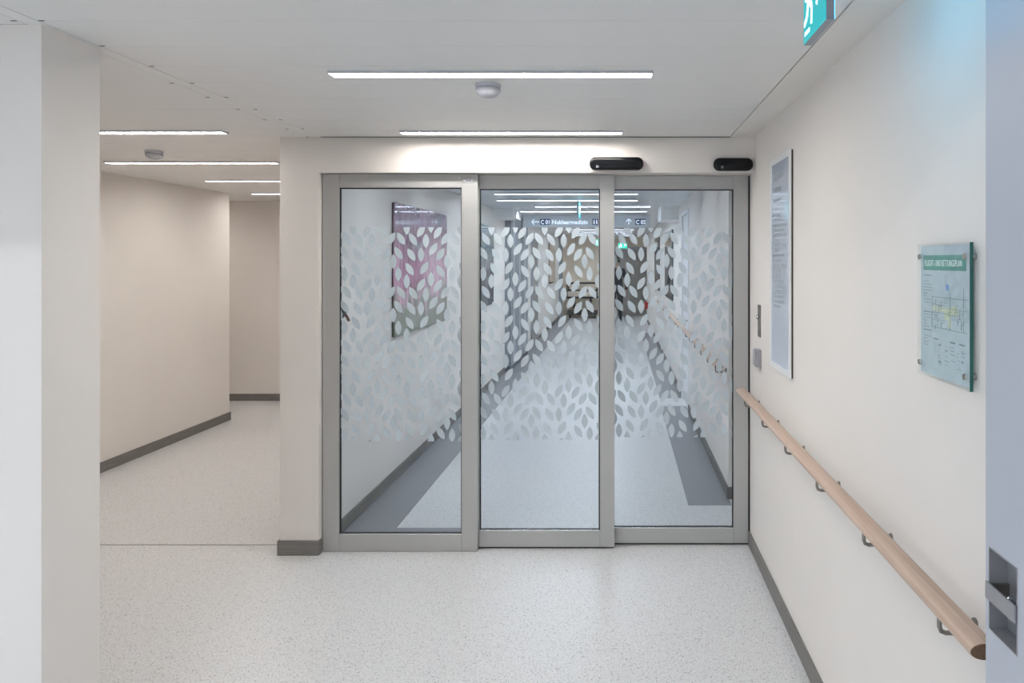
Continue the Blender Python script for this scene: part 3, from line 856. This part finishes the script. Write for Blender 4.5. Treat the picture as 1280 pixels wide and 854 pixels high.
# ------------------------------------------------------------------ far corridor fittings
dr = thing('door_4', (XR, 8.35, 0), 'plain white corridor door in a white frame', 'door', kind='structure')
f_ = MB(); f_.box(XR - .012, XR + .06, 7.93, 7.98, 0, 2.37); f_.box(XR - .012, XR + .06, 8.72, 8.77, 0, 2.37); f_.box(XR - .012, XR + .06, 7.98, 8.72, 2.32, 2.37)
f_.build('door_frame', 'door_white', dr)
dl = box('door_leaf', 'door_white', XR + .005, XR + .045, 7.982, 8.718, .006, 2.318, dr)
MB().tube([(XR + .004, 8.06, 1.05), (XR - .045, 8.06, 1.05), (XR - .052, 8.07, 1.05), (XR - .052, 8.17, 1.05)], .009).build('handle', 'steel', dl, smooth=True)
struct(box('trim_7', 'wall_white', .56, XR, 9.25, 9.9, 2.31, H), 'white boxed soffit on the ceiling over the handrail wall', 'soffit')
struct(box('trim_8', 'wall_white', PX1, -1.52, 9.75, 10.6, 2.38, H), 'white boxed soffit on the ceiling by the metal cladding', 'soffit')
# metal cladding on the left, strip by strip
cx = struct(box('wall_cladding', 'clad_dark', PX1, -1.72, 10.75, 12.85, 0, H - .03), 'grey metal strip cladding projecting from the corridor wall', 'cladding')
yy = 10.76; k = 0
pat = [('clad_grey', .20), ('clad_light', .13), ('clad_grey', .26), ('clad_grey', .17), ('clad_light', .10), ('clad_grey', .22), ('clad_grey', .19), ('clad_light', .15), ('clad_grey', .24)]
for m, w_ in pat:
    box('strip', m, -1.72, -1.70, yy, yy + w_, .09, H - .04, cx)
    yy += w_ + .035
box('strip', 'clad_grey', PX1 + .005, -1.725, 10.73, 10.75, .09, H - .04, cx)
for y0, y1, nm, lb in ((13.9, 14.9, 'door_5', 'brown corridor door after the metal cladding'),):
    d = thing(nm, (PX1, (y0 + y1) / 2, 0), lb, 'door', kind='structure')
    box('door_leaf', 'door_brown', PX1, PX1 + .02, y0 + .05, y1 - .05, .005, 2.15, d)
    q = MB(); q.box(PX1, PX1 + .03, y0, y0 + .05, 0, 2.2); q.box(PX1, PX1 + .03, y1 - .05, y1, 0, 2.2); q.box(PX1, PX1 + .03, y0 + .05, y1 - .05, 2.15, 2.2)
    q.build('door_frame', 'clad_grey', d)
    MB().tube([(PX1 + .02, y0 + .12, 1.05), (PX1 + .06, y0 + .12, 1.05), (PX1 + .065, y0 + .22, 1.05)], .009).build('handle', 'steel', d, smooth=True)
d = thing('door_6', (.3, YE, 0), 'wide grey-brown double door in the beige end wall', 'door', kind='structure')
for x0, x1 in ((-.28, .30), (.306, .88)): 
    lf = box('door_leaf', 'door_brown', x0, x1, YE - .05, YE - .005, .006, 2.09, d)
    MB().tube([((x1 if x0 < 0 else x0) + (-.07 if x0 < 0 else .07), YE - .06, 1.0), ((x1 if x0 < 0 else x0) + (-.07 if x0 < 0 else .07), YE - .06, 1.25)], .012).build('handle', 'steel', lf)
q = MB(); q.box(-.36, -.285, YE - .06, YE, 0, 2.17); q.box(.885, .96, YE - .06, YE, 0, 2.17); q.box(-.285, .885, YE - .06, YE, 2.095, 2.17)
q.build('door_frame', 'clad_grey', d)
bl = struct(box('trim_9', 'clad_grey', -1.80, -1.70, 20.35, 20.5, 0, H), 'grey upright at the end of the left corridor wall', 'trim')

# trolley bed at the corridor end
t = thing('trolley_bed', (-1.05, 20.6, 0), 'dark-framed trolley bed with a pale mattress at the corridor end', 'bed')
bx0, bx1, by0, by1 = -1.62, -.62, 20.55, 21.15
box('mattress', 'mattress', bx0 + .03, bx1 - .03, by0, by1, .66, .80, t, bevel=.02)
fm = MB(); fm.box(bx0, bx1, by0, by1, .60, .65); fm.box(bx0 + .05, bx1 - .05, by0 + .05, by1 - .05, .10, .22)
for x in (bx0 + .25, bx1 - .25): fm.box(x - .03, x + .03, by0 + .2, by1 - .2, .22, .60)
fm.build('base_frame', 'black_frame', t)
for yv in (by0 - .02, by1 + .02):
    sr = MB(); sr.tube([(bx0 + .05, yv, .62), (bx0 + .05, yv, 1.02), (bx0 + .10, yv, 1.06), (bx1 - .10, yv, 1.06), (bx1 - .05, yv, 1.02), (bx1 - .05, yv, .62)], .018)
    sr.tube([(bx0 + .05, yv, .84), (bx1 - .05, yv, .84)], .012)
    sr.build('side_rail', 'black_frame', t, smooth=True)
for x in (bx0 + .12, bx1 - .12):
    for y in (by0 + .1, by1 - .1):
        MB().lathe([(.05, -.02), (.06, -.012), (.06, .012), (.05, .02)], x, y, .06, 20, axis='X').build('castor', 'black_frame', t)
        box('castor_fork', 'black_frame', x - .028, x + .028, y - .01, y + .01, .06, .12, t)

# small red box on the handrail wall
t = thing('alarm_box', (XR, 19.35, .38), 'small red box low on the wall behind the person', 'box')
box('housing', 'red', XR - .09, XR, 19.3, 19.42, .38, .57, t, bevel=.006)
box('cover', 'print_white', XR - .094, XR - .09, 19.33, 19.39, .44, .51, t, bevel=.001)

# little fittings on the left wall right behind the side panel
t = thing('wall_switch', (PX1, 4.40, 1.5), 'small grey wall switch above the black lever, behind the side panel', 'switch')
box('plate', 'plastic_grey', PX1, PX1 + .012, 4.345, 4.400, 1.515, 1.565, t, bevel=.002)
box('rocker', 'plastic_darkgrey', PX1 + .012, PX1 + .016, 4.352, 4.393, 1.522, 1.558, t, bevel=.001)
t = thing('wall_lever', (PX1, 4.36, 1.44), 'short black wall lever with a dark red tip, behind the side panel', 'lever')
b = MB(); b.prism([(4.335, 1.47), (4.345, 1.485), (4.365, 1.455), (4.395, 1.425), (4.38, 1.405), (4.335, 1.395)], 0, PX1, PX1 + .046, bevel=.004)
b.build('lever_arm', 'black_frame', t)
MB().tube([(PX1 + .040, 4.385, 1.418), (PX1 + .052, 4.39, 1.395), (PX1 + .060, 4.395, 1.372)], .009).build('tip', 'dark_red', t, smooth=True)

# ------------------------------------------------------------------ person walking at the far end
def person(loc, label):
    t = thing('person', loc, label, 'person')
    V, E, R = [], [], []
    def v(co, r, par=None):
        V.append(co); R.append(r); i = len(V) - 1
        if par is not None: E.append((par, i))
        return i
    pel = v((0, 0, .98), (.17, .12)); sp = v((0, .0, 1.18), (.16, .115), pel); ch = v((0, 0, 1.38), (.19, .125), sp)
    nk0 = v((0, .01, 1.52), (.075, .07), ch); nk = v((0, 0, 1.58), (.055, .058), nk0)
    hd = v((0, -.015, 1.66), (.075, .088), nk); hd2 = v((0, -.015, 1.75), (.080, .098), hd); v((0, -.005, 1.83), (.055, .065), hd2)
    for s in (-1, 1):
        sh = v((.19 * s, 0, 1.47), (.075, .075), ch); el = v((.27 * s, .03, 1.18), (.052, .052), sh)
        wr = v((.27 * s, -.05, .94), (.034, .036), el); pm = v((.27 * s, -.075, .86), (.022, .042), wr)
        for k, (dy, ln) in enumerate(((-.030, .075), (-.010, .085), (.010, .080), (.030, .062))):
            f0 = v((.27 * s, -.08 + dy, .82), (.009, .009), pm)
            f1 = v((.265 * s, -.088 + dy, .82 - ln * .5), (.0085, .0085), f0); v((.255 * s, -.085 + dy, .82 - ln), (.007, .007), f1)
        th = v((.262 * s, -.12, .86), (.011, .011), pm); v((.256 * s, -.130, .82), (.009, .009), th)
        hp = v((.095 * s, 0, .90), (.105, .11), pel); kn = v((.10 * s, -.03 * s - .02, .50), (.065, .068), hp)
        an = v((.10 * s, .06 * s, .10), (.043, .046), kn); he = v((.10 * s, .06 * s + .01, .045), (.045, .042), an); v((.11 * s, .06 * s - .16, .035), (.045, .032), he)
    me = bpy.data.meshes.new('body'); me.from_pydata(V, E, [])
    o = bpy.data.objects.new('body', me); COL.objects.link(o)
    sk = o.modifiers.new('skin', 'SKIN'); sk.use_smooth_shade = True
    for i, r in enumerate(R): me.skin_vertices[0].data[i].radius = r
    me.skin_vertices[0].data[0].use_root = True
    o.modifiers.new('sub', 'SUBSURF').levels = 2
    bpy.context.view_layer.update()
    em = bpy.data.meshes.new_from_object(o.evaluated_get(bpy.context.evaluated_depsgraph_get()))
    bpy.data.objects.remove(o)
    for k in ('cloth_dark', 'trousers_dark', 'skin', 'black_frame'): em.materials.append(MATS[k])
    for p in em.polygons:
        c = p.center; p.use_smooth = True
        p.material_index = 2 if (c.z > 1.55 or (abs(c.x) > .22 and c.z < .93)) else (3 if c.z < .08 else (1 if c.z < .86 else 0))
    o = bpy.data.objects.new('body', em); COL.objects.link(o); o.parent = t
    hm = MB(); hm.lathe([(.088, -.06), (.098, .0), (.092, .06), (.06, .10), (.01, .115)], 0, .012, 1.765, 24)
    ho = hm.build('hair', 'hair', smooth=True); ho.parent = t
    return t
pr = person((-.07, 19.0, 0), 'person in dark jacket and trousers standing near the corridor end')
pr.rotation_euler = (0, 0, PI)
